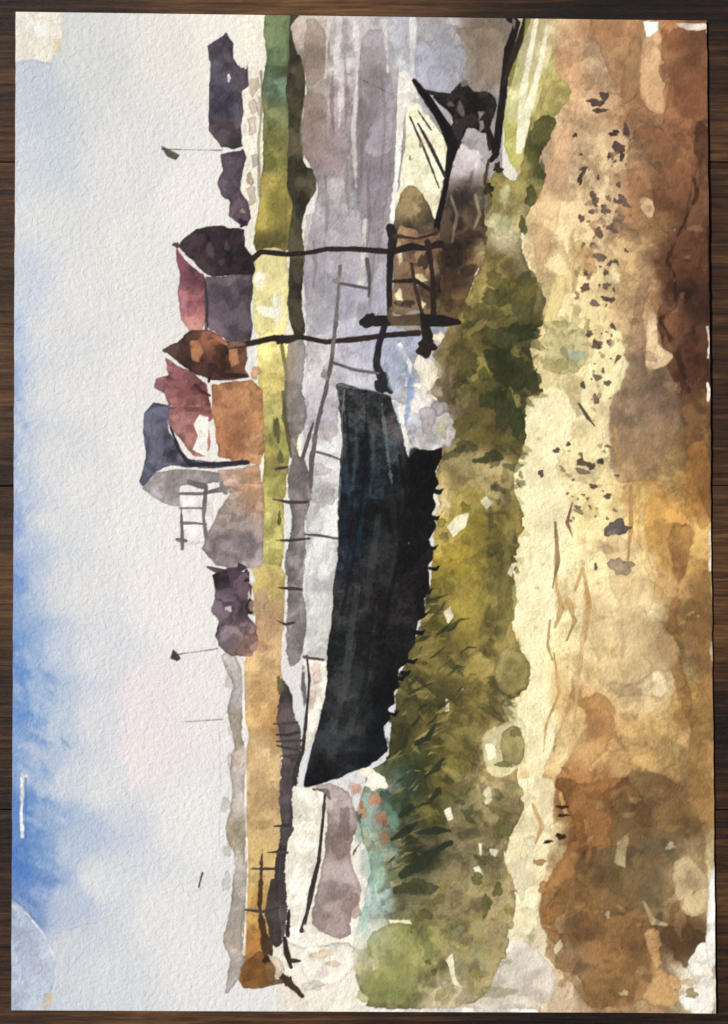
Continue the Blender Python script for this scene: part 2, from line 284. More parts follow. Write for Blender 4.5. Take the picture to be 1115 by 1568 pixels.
scat(60,845,1075,1080,1520,2,9,[(95,70,46),(154,118,74),(114,87,54),(186,156,106)],el=2.2,seed=28,a=.35)
scat(50,960,1080,60,700,2,9,[(95,66,48),(136,101,73),(176,139,101)],el=2,seed=29,a=.32)
scat(30,860,1075,700,1080,2,8,[(179,142,96),(148,113,75),(230,206,159)],el=2.4,seed=30,a=.3)
scat(24,800,900,600,1450,1,3,[(160,140,94),(190,164,110)],seed=31,a=.5)
st('846,1420,6 842,1460,8 880,1500,6 900,1530,6',(134,105,67),a=.6,r=3)
bl('832,1360,10,10 838,1400,9,14 848,1432,12,12 826,1320,8,6',(142,101,60),a=.75); bl('930,1400,4,6 955,1520,6,5',(200,178,138),a=.75)
# ------------------------------------------------------------------ 5 vegetation
L('painted_grass_bank')
poly('790,24 850,24 846,70 850,110 876,140 850,180 830,230 800,262 776,240 770,180 782,100',r=3,rim=.08,cps=cp(
'800,60,200,193,146 790,120,200,196,134 800,160,210,206,150 785,210,184,178,106 820,100,212,199,152 845,50,217,197,150 850,140,178,162,101 825,190,152,144,80'))
for s,c in (('822,30,3 810,90,5 800,150,6 795,200,3',(242,236,202)),('838,40,3 825,110,4 800,200,8 795,232,5',(236,231,196)),('850,60,2 840,120,5 815,200,4',(176,163,106)),('806,30,4 796,60,4 780,130,3',(124,120,62)),('815,20,2 800,50,6 790,80,2',(136,130,74))):
    st(s,c,a=.85,r=1.5)
VF=(.91,.855,.88)
poly('745,285 765,262 790,275 812,200 838,176 850,190 836,230 826,250 836,275 808,330 800,380 816,420 836,460 830,500 812,520 826,580 830,605 806,610 806,660 800,690 786,740 802,800 790,845 786,960 812,1020 800,1062 770,1080 800,1140 792,1190 802,1240 772,1305 792,1370 782,1425 765,1480 720,1536 560,1542 538,1500 545,1400 565,1340 550,1250 560,1190 590,1165 600,1100 612,1040 640,960 660,880 668,790 672,700 690,650 660,600 660,560 690,500 720,440 742,380',r=5,rim=.14,warp=18,var=.15,gran=.07,cps=cp(
'''770,290,148,146,82 820,240,86,90,50 800,300,158,156,95 775,350,212,210,162 760,390,140,132,75 790,400,146,144,106 740,460,166,158,90 700,500,116,107,76 720,540,108,102,58 690,580,142,132,104 780,470,114,108,58 750,500,94,90,50 790,530,64,66,40 815,480,122,120,78 740,560,150,142,72 760,600,62,66,38 720,620,118,112,72 690,620,146,140,114 750,660,100,94,48 700,690,142,136,92
780,660,76,74,46 720,750,144,136,78 690,790,204,194,140 740,740,186,178,122 730,830,178,163,70 700,850,172,159,66 700,800,188,172,92 760,800,132,125,64 780,860,116,112,62 720,930,158,147,74 770,930,136,131,70 690,960,114,109,56 660,1000,134,129,70 720,1010,148,140,76 790,1020,154,146,84 660,1060,82,83,46 740,1080,156,146,78 620,1100,88,91,52 680,1110,132,127,70
640,1150,79,86,50 690,1170,122,119,60 620,1200,78,99,74 740,1180,180,170,120 780,1130,190,180,130 660,1230,96,101,60 600,1260,124,153,130 575,1230,150,171,156 580,1300,156,176,146 650,1310,74,79,54 700,1290,132,129,90 760,1260,146,142,98 620,1360,116,120,84 560,1380,176,206,194 570,1440,198,212,188 680,1370,152,146,104 740,1390,164,156,110 640,1420,150,156,94 600,1500,148,152,94 640,1480,162,162,102 700,1450,148,147,96 740,1500,175,171,118 700,1520,196,192,152''',VF))
G1=[(68,67,38),(94,89,48),(54,58,36),(116,106,58)]; G2=[(148,137,82),(166,154,96),(133,122,62)]
scat(70,690,825,430,700,3,15,G1,el=2.4,seed=41,a=.5,soft=1.4,rim=.12)
scat(30,680,810,420,700,3,11,G2,el=2.4,seed=42,a=.45,soft=1.4,rim=.08)
scat(50,680,800,700,1000,3,11,G1+G2,el=2.4,seed=43,a=.32,soft=1.4,rim=.12)
scat(26,740,800,700,1080,4,11,G1,el=1.8,seed=48,a=.5,soft=1.4,rim=.12)
scat(90,610,790,1000,1320,3,12,G1+G2,el=2.8,seed=44,ang=.7,a=.42,soft=1.4,rim=.12)
scat(44,570,780,1320,1530,4,16,G2+[(116,125,80),(148,157,126)],el=2.2,seed=45,a=.36,soft=1.4,rim=.12)
bl('800,510,22,16 770,560,22,30 792,575,16,22 815,585,12,12 770,620,16,24 750,700,18,10 790,640,10,22 745,610,12,16',(56,60,35),a=.8,r=5,soft=2)
bl('740,590,18,14 800,455,16,22 745,480,24,14 710,550,16,24 730,640,24,16 700,660,18,16 760,430,18,14',(98,91,51),a=.7,r=5,soft=2)
bl('800,480,16,16 770,520,20,16 757,455,22,12',(76,75,46),a=.7,r=5,soft=2)
bl('765,345,16,20 772,300,10,14',(206,204,156),a=.7,r=4); bl('812,300,10,14 828,262,6,16 800,345,6,12',(76,78,46),a=.8)
poly('840,495 862,490 885,500 900,520 905,545 890,575 860,572 835,560 830,520',(185,175,127),a=.85,r=7,rim=.15,sm=0); bl('880,545,14,12',(144,154,137),a=.7,soft=5); bl('850,560,18,12 845,500,14,9',(166,154,101),a=.7)
scat(40,820,905,485,575,2,7,[(176,164,112),(154,146,98),(203,191,139)],el=3,seed=46,a=.6)
poly('830,480 850,430 866,425 860,470 840,500',(197,179,123),a=.8,r=2)
bl('880,408,12,24 884,380,10,10',(190,162,111),a=.6)
poly('690,770 720,740 745,760 745,900 730,990 700,990 690,900 705,860 690,820',(160,145,62),a=.4,r=5,rim=.1,soft=3)
poly('765,790 788,800 780,850 790,900 780,960 760,980 762,900 772,860',(118,111,62),a=.7,r=4,rim=.2)
poly('775,990 805,1005 812,1035 795,1060 765,1060 758,1020',(150,139,88),a=.85,r=3,rim=.25)
CR=(238,229,197)
for s in ('790,862 782,866 776,878 784,884','734,766 745,760 754,770 746,780','678,938 690,926 696,946 686,956','684,806 700,790 718,786 712,806 694,822','682,1068 690,1072 688,1088 681,1090','680,1241 689,1236 694,1252 685,1257','733,1290 739,1291 737,1314 733,1308','726,1328 734,1324 738,1338 730,1342','748,1298 764,1301 758,1312 751,1309','682,1468 692,1460 698,1500 708,1512 694,1506','568,1446 578,1442 580,1480 572,1486','594,1407 626,1408 630,1413 598,1413'):
    poly(s,CR,sm=0,r=2.5,rim=.0,a=.88)
bl('712,776,8,7 694,890,10,6 676,800,8,6',(130,122,60))
poly('738,1130 765,1110 800,1100 806,1150 790,1178 760,1190 742,1170',(230,220,170),a=.8,r=3); poly('770,1120 792,1112 804,1140 796,1168 774,1170 768,1150',(150,139,90),a=.85,r=4,rim=.25); poly('744,1142 755,1135 758,1158 748,1164',(236,228,186),a=.9,r=3,sm=0); poly('740,1210 750,1203 754,1224 744,1232',(232,224,184),a=.75,r=3,sm=0)
bl('770,1170,9,5 790,1120,8,10',(106,104,62),a=.8)
g=np.random.default_rng(5)
for i in range(100):
    y=920+i*4.2; x=674-(y-920)*.19+g.normal()*24; l=g.uniform(12,36); w=g.uniform(1.,3.6)
    c=[(56,60,36),(78,76,42),(128,118,68),(48,56,40),(160,146,92)][g.integers(5)]
    st([(x,y,w*.4),(x+l*.5,y-4-g.random()*6,w),(x+l,y-g.uniform(4,20),.5)],c,a=.75)
for s in ('600,1285,2 625,1270,7 640,1258,1','615,1340,5 645,1320,10 672,1296,3','672,1300,4 690,1290,5','640,1275,2 668,1270,7 690,1272,1','612,1250,3 628,1235,6','655,1230,3 672,1210,6','640,1330,6 658,1322,2','650,1190,2 668,1176,5 680,1160,1','636,1140,2 655,1128,5 666,1110,1'):
    st(s,(46,53,38),a=.88,r=2)
bl('632,1358,22,12 655,1360,14,9',(63,67,46),a=.75,r=4); bl('590,1340,18,22',(107,113,82),a=.6,r=5); bl('663,1380,18,9 650,1400,16,8',(95,93,56),a=.6,r=4); bl('664,1487,6,5 656,1472,5,4 745,1385,8,16 762,1362,8,10 730,1345,10,8 768,1270,9,12',(95,95,54),a=.85)
bl('560,1240,12,32 572,1330,18,32 556,1400,10,32',(150,186,172),a=.55,soft=8,rim=.05)
bl('548,1270,7,20 596,1250,14,20',(109,150,132),a=.55,soft=6)
for s in ('560,1216 574,1214 590,1224 584,1234 566,1232','572,1246 590,1244 596,1258 580,1264','534,1202 552,1200 556,1216 540,1218','548,1238 562,1234 566,1252 552,1256','578,1276 594,1272 596,1290 584,1292'): poly(s,(180,116,82),a=.6,r=6,soft=5,sm=0)
bl('575,1195,14,16 560,1180,12,8',(234,220,197)); bl('590,1215,8,8 547,1250,7,10',(72,90,78),a=.75,r=3); bl('590,1262,5,8 553,1232,4,5',(150,78,54),a=.6)
# ------------------------------------------------------------------ 6 near slip, mud by the boat
L('painted_mud_bank')
poly('455,1205 520,1212 545,1250 540,1330 560,1370 540,1440 545,1500 560,1540 440,1545 420,1490 440,1400 436,1300',(236,229,212),r=3,rim=.03,var=.04)
poly('488,1200 530,1210 548,1260 536,1300 545,1340 552,1370 535,1400 540,1430 510,1435 478,1412 484,1370 494,1320 500,1250 484,1215',r=4,rim=.15,cps=cp('510,1230,169,156,152 520,1280,140,123,118 505,1340,163,149,146 520,1400,149,131,128 500,1400,161,144,139'))
bl('528,1258,10,22 520,1300,14,14 540,1385,12,20',(129,110,105),a=.6,r=4)
poly('432,1440 480,1450 535,1440 542,1480 520,1500 480,1510 460,1480 440,1480',(232,225,210),r=4,rim=.2)
bl('492,1460,20,6 510,1475,10,5',(196,172,144),a=.6)
bl('480,1508,14,9',(204,194,186),a=.7,rim=.2)
st('480,1208,2 500,1212,5 505,1222,2',(120,110,112)); st('462,1424,4 472,1420,3',(90,60,50))
poly('600,1412 640,1430 636,1520 600,1536 560,1536 548,1520 575,1480 560,1440',(150,154,96),a=.6,r=3,rim=.2)
# ------------------------------------------------------------------ 7 wall / track dark line
L('painted_sea_wall')
poly('432,1040 446,1060 452,1100 462,1120 456,1200 450,1270 440,1290 438,1340 440,1400 432,1440 420,1450 418,1400 420,1330 430,1280 428,1200 432,1150 424,1100',(78,71,71),r=3,dry=.5,rim=.12,var=.2)
st('402,1300,1 398,1390,3 408,1450,8 415,1480,6 440,1500,6 462,1524,4',(77,57,40),r=3); st('420,1350,7 416,1400,10 424,1440,9',(73,64,60),r=2); st('372,1492,2 400,1506,6 440,1500,3',(84,61,42),a=.8)
st('436,1436,3 440,1460,5 446,1480,3',(60,48,42)); bl('441,1500,6,8 450,1470,8,4',(70,56,50)); poly('405,1462 430,1468 436,1488 412,1500',(218,202,177),r=2,a=.9)
st('446,1395,5 442,1430,5',(50,42,42)); poly('370,1480 400,1455 420,1480 418,1505 380,1512',(122,85,45),a=.85,r=3); bl('408,1468,5,7',(60,42,30))
for y,x0,x1 in ((768,418,470),(828,422,474),(899,426,462),(1108,420,455),(1122,424,458),(1134,424,462),(1146,424,455),(1160,430,462),(1262,420,462),(1305,410,440),(1330,384,430),(1392,376,428),(718,422,440),(955,425,450)):
    st([(x0,y+g.normal()*2,1.2),((x0+x1)/2,y+g.normal()*2,2.6),(x1,y+g.normal()*2,2)],(70,62,64))
bl('424,656,5,22 430,700,4,12 428,795,3,10 430,1050,5,16',(92,88,62),a=.85)
st('433,600,2 440,660,3 446,700,2',(88,84,58),a=.8)
# ------------------------------------------------------------------ 8 houses
L('painted_barn')
poly('346,52 358,68 357,90 370,106 380,100 381,132 370,140 374,170 369,190 372,224 358,230 340,226 320,202 322,96 317,72',sm=0,r=1.8,var=.2,cps=cp('335,80,80,76,86 340,150,69,66,78 345,210,86,76,80 370,120,73,66,73'))
bl('351,121,3,6 376,98,4,7',(224,220,214)); bl('374,196,4,9',(224,218,210))
for s in ('384,122 394,120 398,134 386,150','382,156 392,152 396,170 384,176','380,184 392,180 394,204 382,208','384,238 394,236 396,256 386,260','378,290 390,286 392,310 382,316','394,146 400,150 400,180 394,176'): poly(s,(170,151,135),a=.6,rim=.2,r=3,sm=0)
st('400,110,2 402,160,2 396,220,2 398,300,3',(128,121,92),a=.7)
L('painted_cottage')
poly('338,238 372,230 378,242 372,262 368,290 380,310 386,335 378,348 350,332 352,310 338,298 334,280 342,262',sm=0,r=2,var=.2,c=(86,75,84))
bl('383,275,5,9 372,324,4,4',(165,142,123)); bl('352,250,5,4 342,290,4,4',(114,103,112))
L('painted_weather_vane')
st('248,229,1 290,230,1 340,231,1.2',(150,148,140)); poly('246,223 276,238 270,246 256,240',(92,92,80),sm=0,r=1)
L('painted_weather_vane_far')
st('264,1003,1 300,998,1 334,993,1.2',(140,136,140)); poly('266,993 278,1008 272,1013 261,1008',(78,74,82),sm=0,r=1)
st('278,1105,.9 310,1103,.7 342,1101,1',(150,146,155)); st('310,1336,1.5 308,1345,1 305,1357,1.5',(80,72,76))
L('painted_red_roof_house')
poly('273,376 290,360 302,350 340,346 374,352 374,378 386,392 392,412 386,425 350,424 318,424 300,404 286,390',sm=0,r=2.6,var=.3,c=(54,44,48))
bl('322,386,7,11 348,378,5,8 340,402,5,5',(100,83,87),a=.7)
bl('372,342,8,6 365,408,6,8',(58,46,50)); bl('270,376,5,4',(102,71,71))
poly('270,378 284,398 312,422 318,446 318,486 306,516 290,508 278,490 272,448 276,420 270,400',sm=0,r=2,var=.16,cps=cp('290,420,124,80,87 285,470,148,102,107 300,480,132,84,88 308,430,93,60,67 302,505,172,124,114'))
poly('316,424 386,420 390,440 384,466 388,500 384,524 352,526 330,508 318,500 312,460',sm=0,r=2.2,var=.2,c=(95,84,91)); bl('335,450,18,16',(82,70,78),a=.5,soft=6)
st('314,425,1.5 318,470,2 316,510,2',(60,46,52),a=.7,r=1.5)
L('painted_brown_house')
poly('250,536 276,520 292,506 322,504 350,524 378,522 380,548 374,566 384,578 350,584 326,582 296,572 268,552',sm=0,r=2.6,var=.25,cps=cp('270,535,82,64,60 300,530,95,68,57 330,520,137,92,72 350,560,100,66,52 375,540,87,62,49 310,570,76,52,45'))
poly('292,522 304,520 312,540 306,556 294,552',(182,130,92),a=.85,r=2,sm=0); poly('350,534 364,532 366,556 354,566',(182,130,92),a=.85,r=2,sm=0); st('320,585,2 324,560,5 345,575,4 378,576,3',(62,44,40)); st('326,514,2 336,520,4 348,528,2',(175,120,86))
poly('252,546 276,562 300,574 318,588 326,640 318,650 322,676 318,700 296,698 272,668 258,650 258,622 252,604 236,594 238,580 258,574 256,560',sm=0,r=2.2,var=.16,cps=cp('275,590,122,80,83 300,620,147,98,94 270,650,157,113,110 295,680,171,120,108 245,588,151,114,114 310,600,106,71,67'))
poly('296,688 304,668 298,650 306,634 318,640 319,700',(236,230,218),sm=0,r=2.5,rim=0); st('300,590,3 310,600,3 322,606,2',(86,48,50))
poly('324,590 350,584 386,582 402,596 404,640 406,690 398,712 360,706 334,700 330,660 326,640',sm=0,r=2.4,var=.14,cps=cp('350,610,170,122,88 380,620,183,134,95 360,670,164,114,82 390,690,188,142,106'))
bl('392,570,8,10',(203,151,113),a=.85); bl('365,640,18,28',(147,104,82),a=.35,soft=8)
L('painted_slate_house')
poly('222,634 236,617 260,620 258,656 270,682 288,702 330,708 378,704 384,711 330,717 286,716 262,712 240,722 220,748 214,738 224,700 220,660',sm=0,r=1.7,var=.25,c=(82,82,95))
poly('234,632 250,640 252,690 236,716 226,700',(112,112,125),sm=0,a=.6,r=2)
st('262,655,2 275,690,3 292,712,4 340,710,3 380,708,3',(54,48,56))
poly('218,748 240,722 280,718 340,722 344,738 306,742 276,744 278,776 254,772 236,762',(158,152,150),sm=0,r=1.8,var=.12)
poly('276,748 318,742 328,800 316,832 290,836 276,790',(224,221,216),sm=0,r=2,rim=0)
for s in ('276,756,2 310,756,3 345,748,5','280,801,2 300,801,2 316,803,2','278,778,1.5 280,840,3','316,745,3 312,790,3 318,835,3','272,826,3 285,828,3','290,738,4 310,744,5','340,742,4 346,754,4','276,778,1 312,778,1.2'): st(s,(116,110,110))
L('painted_mauve_house')
poly('334,720 396,712 406,760 404,830 402,868 372,872 330,866 308,840 322,812 336,780 352,756 342,738',sm=0,r=2.4,var=.14,cps=cp('380,735,187,145,115 350,740,176,149,135 390,770,178,146,119 370,800,152,137,133 340,830,144,133,135 390,840,152,139,142 350,780,160,144,133'))
st('318,868,2 345,878,7 372,870,4',(92,78,82)); bl('378,882,8,8 370,868,6,6',(80,66,70))
L('painted_gabled_house')
poly('324,880 350,870 376,878 388,892 384,920 380,942 392,958 396,984 386,1004 354,1006 336,990 330,970 336,950 324,936 330,905',sm=0,r=2.8,var=.3,cps=cp('350,900,77,64,73 345,940,90,80,87 375,930,71,58,62 365,980,112,95,97 385,990,118,93,86 345,980,98,89,96'))
bl('351,932,5,6 386,884,4,14 382,912,3,6',(230,224,214)); bl('378,888,4,4 383,930,6,10',(58,46,50)); bl('392,930,8,18 402,915,9,20',(190,163,131),a=.7)
# ------------------------------------------------------------------ 9 jetty, posts and upper boat
L('painted_fishing_boat')
poly('625,158 650,172 688,232 676,290 668,352 640,350 610,345 604,320 612,280 620,220',(240,234,198),r=2,rim=.05,var=.08)
poly('616,290 640,288 664,330 666,356 606,360 604,330',r=3,var=.2,cps=cp('620,310,142,125,92 650,330,105,90,72 620,345,82,71,56'))
poly('692,222 736,236 748,270 742,300 744,380 722,436 706,480 684,498 668,480 666,410 668,360 676,300',r=4,rim=.15,var=.26,warp=4,cps=cp('715,240,196,188,185 708,258,182,174,176 710,280,96,85,77 725,295,102,93,85 700,310,67,58,52 720,335,124,105,82 700,345,80,66,54 715,365,77,62,51 700,390,61,49,41 735,375,128,115,82 690,410,60,47,38 715,400,100,79,57 690,470,96,78,50 680,440,58,45,36'))
bl('722,360,16,8 700,340,10,14 694,395,14,12 716,415,12,10 690,425,10,16',(56,46,39),a=.65,soft=3); bl('745,300,7,28',(96,85,64),a=.6)
st('690,300,2 700,330,3 692,370,2',(144,129,112),a=.7); st('728,300,2 734,330,3 726,350,1',(166,149,120),a=.6)
poly('664,146 690,142 704,126 716,122 724,138 752,144 760,162 752,190 742,206 716,196 704,230 694,214 690,180 670,160',r=3,var=.3,c=(52,45,45)); poly('732,172 742,170 744,196 734,204',(154,144,138),a=.85,sm=0,r=1.5); bl('705,168,5,12 690,160,5,5',(124,115,113),a=.7)
bl('714,128,10,5',(146,136,130),a=.8); st('735,185,1 742,180,4 750,230,2',(50,42,40))
st('634,124,3 650,146,6.5 668,172,6.5 684,200,8.5 693,226,8.5 688,250,5.5 682,290,4 670,340,4.5 666,372,5.5',(28,25,27))
st('650,140,2 672,146,4 690,148,4',(50,42,40)); st('628,180,1.4 650,230,2 672,288,1.4',(76,70,64)); st('640,190,2 662,230,2.4 682,272,2.4',(58,52,48)); st('640,170,1 660,200,1.2',(70,64,60)); bl('628,243,2,4 645,222,3,6',(150,140,110))
st('782,28,8 792,36,5 778,78,7 774,110,6 770,150,6 764,190,6 760,236,5 752,246,4',(34,29,27)); st('803,28,2.5 796,62,5 780,100,5 772,130,3',(50,42,35)); st('745,190,3 752,210,4 758,240,4',(42,35,33))
bl('762,258,8,8 748,290,7,9',(54,50,36)); bl('787,36,3,7',(166,156,144),a=.6)
st('748,246,2 742,280,3 752,300,2',(76,66,46))
L('painted_jetty')
poly('600,352 646,356 674,350 676,420 672,470 654,484 634,476 612,484 598,470 604,420',r=5,a=.92,var=.4,warp=4,soft=2,cps=cp('610,370,120,98,74 640,372,92,72,56 665,380,80,62,50 612,420,84,68,54 640,410,118,92,66 660,440,74,57,46 625,450,96,76,58 645,470,110,90,66'))
for s in ('607,388 615,382 617,402 610,409','634,422 648,415 654,430 638,437','606,452 612,444 618,462 609,466','640,458 652,466 644,476'): poly(s,(236,220,174),sm=0,r=3.5,a=.85,soft=2)
bl('684,452,10,26 676,400,6,20',(72,57,43),a=.7); bl('640,368,18,5 618,428,10,6',(120,95,70),a=.7)
D=(42,35,35)
st('598,350,7 602,366,7 598,394,5.5 596,440,4.5 597,485,4.5',D); st('598,387,4 630,378,6 650,381,4 675,374,6',D); st('604,362,3 640,366,2 668,358,3',(62,49,42)); st('598,432,2 636,430,4 668,450,3',(54,43,37)); st('630,404,2 636,440,3 646,480,3',(58,46,38)); st('655,372,5 662,420,3.5 664,480,5',(54,43,37)); bl('650,400,9,13 620,466,13,7',(54,43,36),a=.75)
st('378,408,7 386,398,4.5 400,386,3.6 440,390,4.2 470,388,3.4 500,382,3.6 545,382,3.8 598,386,4.5',(44,36,34))
st('352,532,3 384,526,4.5 420,518,5 440,520,6.5 458,516,4.2 500,524,3.8 545,520,4.8 590,514,4.2 640,510,5',(52,42,38)); bl('432,520,9,8 378,390,4,6',(48,40,38)); bl('362,528,12,6',(136,105,91),a=.8)
st('556,494,6 580,492,8.5 610,492,7.5 640,490,9.5 676,492,9 702,494,4',(34,29,29)); bl('570,492,13,12',(42,38,41)); st('650,498,7 656,520,9 650,540,10',(46,37,33)); st('590,496,5 580,530,5.5 576,560,5.5 590,590,8 598,600,4',(46,44,50)); bl('586,588,11,15',(42,42,48))
bl('652,532,13,13',(48,38,34),r=3); bl('672,516,8,8',(240,226,186)); bl('655,570,16,26 640,600,12,12',(232,223,197),a=.85,r=4); st('612,530,5 628,560,4 622,590,2',(232,228,220)); bl('675,560,10,22',(140,130,97),a=.6)
poly('598,470 640,476 640,505 598,500',(160,137,102),a=.5,r=3)
L('painted_boat_mast')
st('521,408,2.5 518,450,2.5 514,500,3.4 507,560,3 496,610,3.4 486,650,3.4 478,700,4 476,745,3',(106,100,100),r=1.5)
for s in ('519,434,2 540,438,2.4 562,442,2.5','562,398,3 566,425,3 565,455,2','508,555,2.4 540,566,2.6 580,572,2.4','484,692,1.5 500,696,2.4 522,704,1.5','466,818,1.5 490,820,2.6 520,825,1.5','480,648,2 470,680,3 462,706,3'): st(s,(98,90,92))
bl('517,430,5,6 497,575,5,8',(146,138,140))
L('painted_water_by_boat')
bl('606,560,16,30 612,640,12,20',(172,180,199),a=.7,soft=4,rim=.15); poly('616,600 650,596 690,640 690,680 640,690 622,670',(192,188,187),a=.9,r=5,rim=.15,var=.2)
bl('655,640,16,18 672,625,12,12',(148,140,142),a=.75,r=4,rim=.25); bl('630,648,12,18',(180,180,196),a=.7); st('622,560,2 630,600,6 622,640,3 612,672,2',(106,132,177),a=.6,soft=4); bl('650,605,8,14 632,622,6,10',(240,234,218),a=.85,r=3); bl('668,600,10,9 678,655,10,14',(170,160,132),a=.7)
st('612,625,3 618,660,4 626,688,5',(234,232,226))
# ------------------------------------------------------------------ 10 main hull
L('painted_rowing_boat_hull')
HF=(.78,.71,.70)
poly('514,588 522,586 546,594 580,600 598,606 608,640 618,672 626,704 636,688 660,690 678,684 676,702 666,722 672,740 664,760 668,772 660,790 668,806 658,826 664,850 656,870 660,900 650,915 652,945 640,950 636,985 624,1000 624,1018 610,1024 612,1052 602,1058 606,1076 594,1084 600,1100 588,1112 594,1148 574,1166 556,1176 530,1186 500,1198 464,1207 468,1185 478,1140 492,1090 500,1040 500,1000 508,950 510,900 518,840 518,780 520,720 524,680 520,630',sm=0,r=2,var=.28,gran=.2,rim=.0,warp=8,cps=cp(
'''540,610,96,107,111 570,625,80,93,97 530,660,72,89,94 592,640,106,108,109 560,690,48,57,61 590,700,80,101,108 590,745,62,90,104 560,740,46,60,73 545,760,42,60,72 610,740,40,45,50 640,720,24,24,28 660,700,24,24,28 610,800,48,51,52 650,790,28,28,32 560,800,42,50,56 545,850,50,66,82 580,860,62,67,67 630,860,42,42,46 600,930,57,57,58 540,930,75,83,84 570,970,36,41,45
600,1000,41,44,46 520,980,66,77,79 560,1040,57,66,68 520,1060,67,75,76 590,1060,29,33,38 540,1120,60,66,67 500,1130,54,62,66 570,1130,25,32,38 500,1180,41,47,52 480,1195,36,38,52''',HF))
for s,c,a in (('530,612,2 534,680,3 540,760,3 536,840,2',(20,28,34),.7),('560,600,2 562,680,3 556,760,4 540,860,3 524,940,3',(18,26,34),.7),('585,620,2 592,680,3 600,740,2',(116,130,134),.6),('570,660,2 572,710,4 566,760,2',(84,100,104),.45),('545,640,3 546,700,3 538,750,2',(86,102,106),.4),
  ('612,700,3 622,760,3 618,820,4 600,900,3 580,980,3',(16,18,22),.7),('580,790,5 570,860,7 560,930,5',(72,80,80),.4),('600,760,4 606,830,5 596,900,3',(52,58,58),.4),('548,900,6 540,960,8 530,1040,7 512,1120,5',(82,92,93),.4),('570,960,3 560,1040,4 545,1110,3',(18,23,28),.6),('548,850,4 552,810,3 558,770,2',(32,57,78),.55),('600,1010,5 590,1060,6 575,1120,5',(14,19,24),.6),('515,1140,3 540,1110,4 560,1060,3',(70,80,82),.3),('522,700,2 526,760,2 522,830,2',(20,38,50),.7),('556,880,1 548,940,1.5 540,1000,1',(14,18,22),.7),('580,900,1 574,960,1.5 566,1010,1',(88,96,96),.4)):
    st(s,c,a=a,r=2.5,soft=2,dry=.7)
bl('640,715,16,22 655,706,14,10 640,760,14,26',(14,14,17),a=.8,soft=4); bl('608,655,6,8',(94,100,104),a=.6)
bl('560,1135,30,9 540,1160,22,9',(18,23,30),a=.5,soft=5)
st('518,590,1 528,590,1 524,640,.8 524,700,.8 519,780,.7',(190,192,190),a=.5,r=.8)
st('525,592,1.2 560,596,1.2 596,606,.8',(130,140,142),a=.6)
for (x,y) in ((664,792),(660,838),(652,905),(640,968),(628,1012),(610,1038),(600,1092),(668,752),(662,870),(646,940),(618,1030)):
    st([(x-4,y,3),(x+5,y+2,2.8),(x+10,y-3,1)],(22,24,24),r=1.5)
L('painted_stern_gap')
poly('462,1006 498,1012 498,1060 486,1110 472,1148 462,1140 468,1090 474,1050',(232,225,209),r=2); poly('478,1014 492,1018 492,1044 480,1048',(204,178,163),a=.7,sm=0); poly('474,1056 484,1058 482,1084 474,1088',(204,178,163),a=.7,sm=0); bl('465,1050,4,28',(114,102,102),a=.9,r=1.5); st('470,1004,2 474,1040,2 470,1090,2.5 464,1150,3 452,1180,3 450,1230,4 446,1262,3',(66,59,61)); st('466,1006,2 495,1010,2.5',(86,80,84))
poly('446,1208 466,1210 500,1220 492,1290 480,1350 466,1420 446,1440 444,1380 452,1300',(238,231,214),r=3,rim=.03)
st('498,1216,2 494,1262,2.5 488,1320,2.5 478,1360,4 470,1400,3 462,1424,4',(66,58,60),r=1.2); bl('470,1420,5,8',(230,220,205))
L('painted_sand')
scat(40,620,1080,40,1520,.8,2,[(96,82,56),(236,226,197)],seed=61,a=.45)
L('bare_paper')
st('560,1548,3 700,1546,4 820,1548,3',(234,230,220),r=1.5)
st('20,1552,3 200,1551,2 400,1552,3',(224,224,224),a=.6)
lum=(C@np.array([.3,.59,.11],np.float32))[...,None]
C=lum+(C-lum)*.93
C=C+.45*C*(1-C)*(C-.5)
C=np.clip(C,0.02,.985)
# ------------------------------------------------------------------ world / camera
def mat(n):
    m=bpy.data.materials.new(n); m.use_nodes=True; nt=m.node_tree
    return m,nt,nt.nodes['Principled BSDF']
def node(nt,t,**k):
    n=nt.nodes.new(t)
    for a,b in k.items(): setattr(n,a,b)
    return n
def ramp(nt,stops):
    r=node(nt,'ShaderNodeValToRGB'); e=r.color_ramp.elements
    while len(e)<len(stops): e.new(.5)
    for i,(p,c) in enumerate(stops): e[i].position=p; e[i].color=(*c,1)
    return r
sc=bpy.context.scene
w=bpy.data.worlds.new('World'); sc.world=w; w.use_nodes=True
sky=node(w.node_tree,'ShaderNodeTexSky',sky_type='NISHITA'); sky.sun_disc=False
EL,AZ=math.radians(46),math.radians(-70)
sky.sun_elevation=EL; sky.sun_rotation=AZ
bg=w.node_tree.nodes['Background']; bg.inputs[1].default_value=.05
w.node_tree.links.new(sky.outputs[0],bg.inputs[0])
sd=bpy.data.lights.new('sun','SUN'); sd.energy=4.15; sd.angle=math.radians(1.5); sd.color=(1,.94,.85)
so=bpy.data.objects.new('sun',sd); sc.collection.objects.link(so)
dirv=Vector((math.sin(AZ)*math.cos(EL),math.cos(AZ)*math.cos(EL),math.sin(EL)))
so.rotation_euler=dirv.to_track_quat('Z','Y').to_euler()
TZ=0.75
cd=bpy.data.cameras.new('camera'); cam=bpy.data.objects.new('camera',cd); sc.collection.objects.link(cam)
cd.lens=50; cd.sensor_width=36; cd.clip_start=.01; cd.clip_end=500
cam.location=(0,0,TZ+H*S/2*50/18); sc.camera=cam
sc.view_settings.view_transform='Standard'; sc.view_settings.look='None'; sc.view_settings.exposure=0
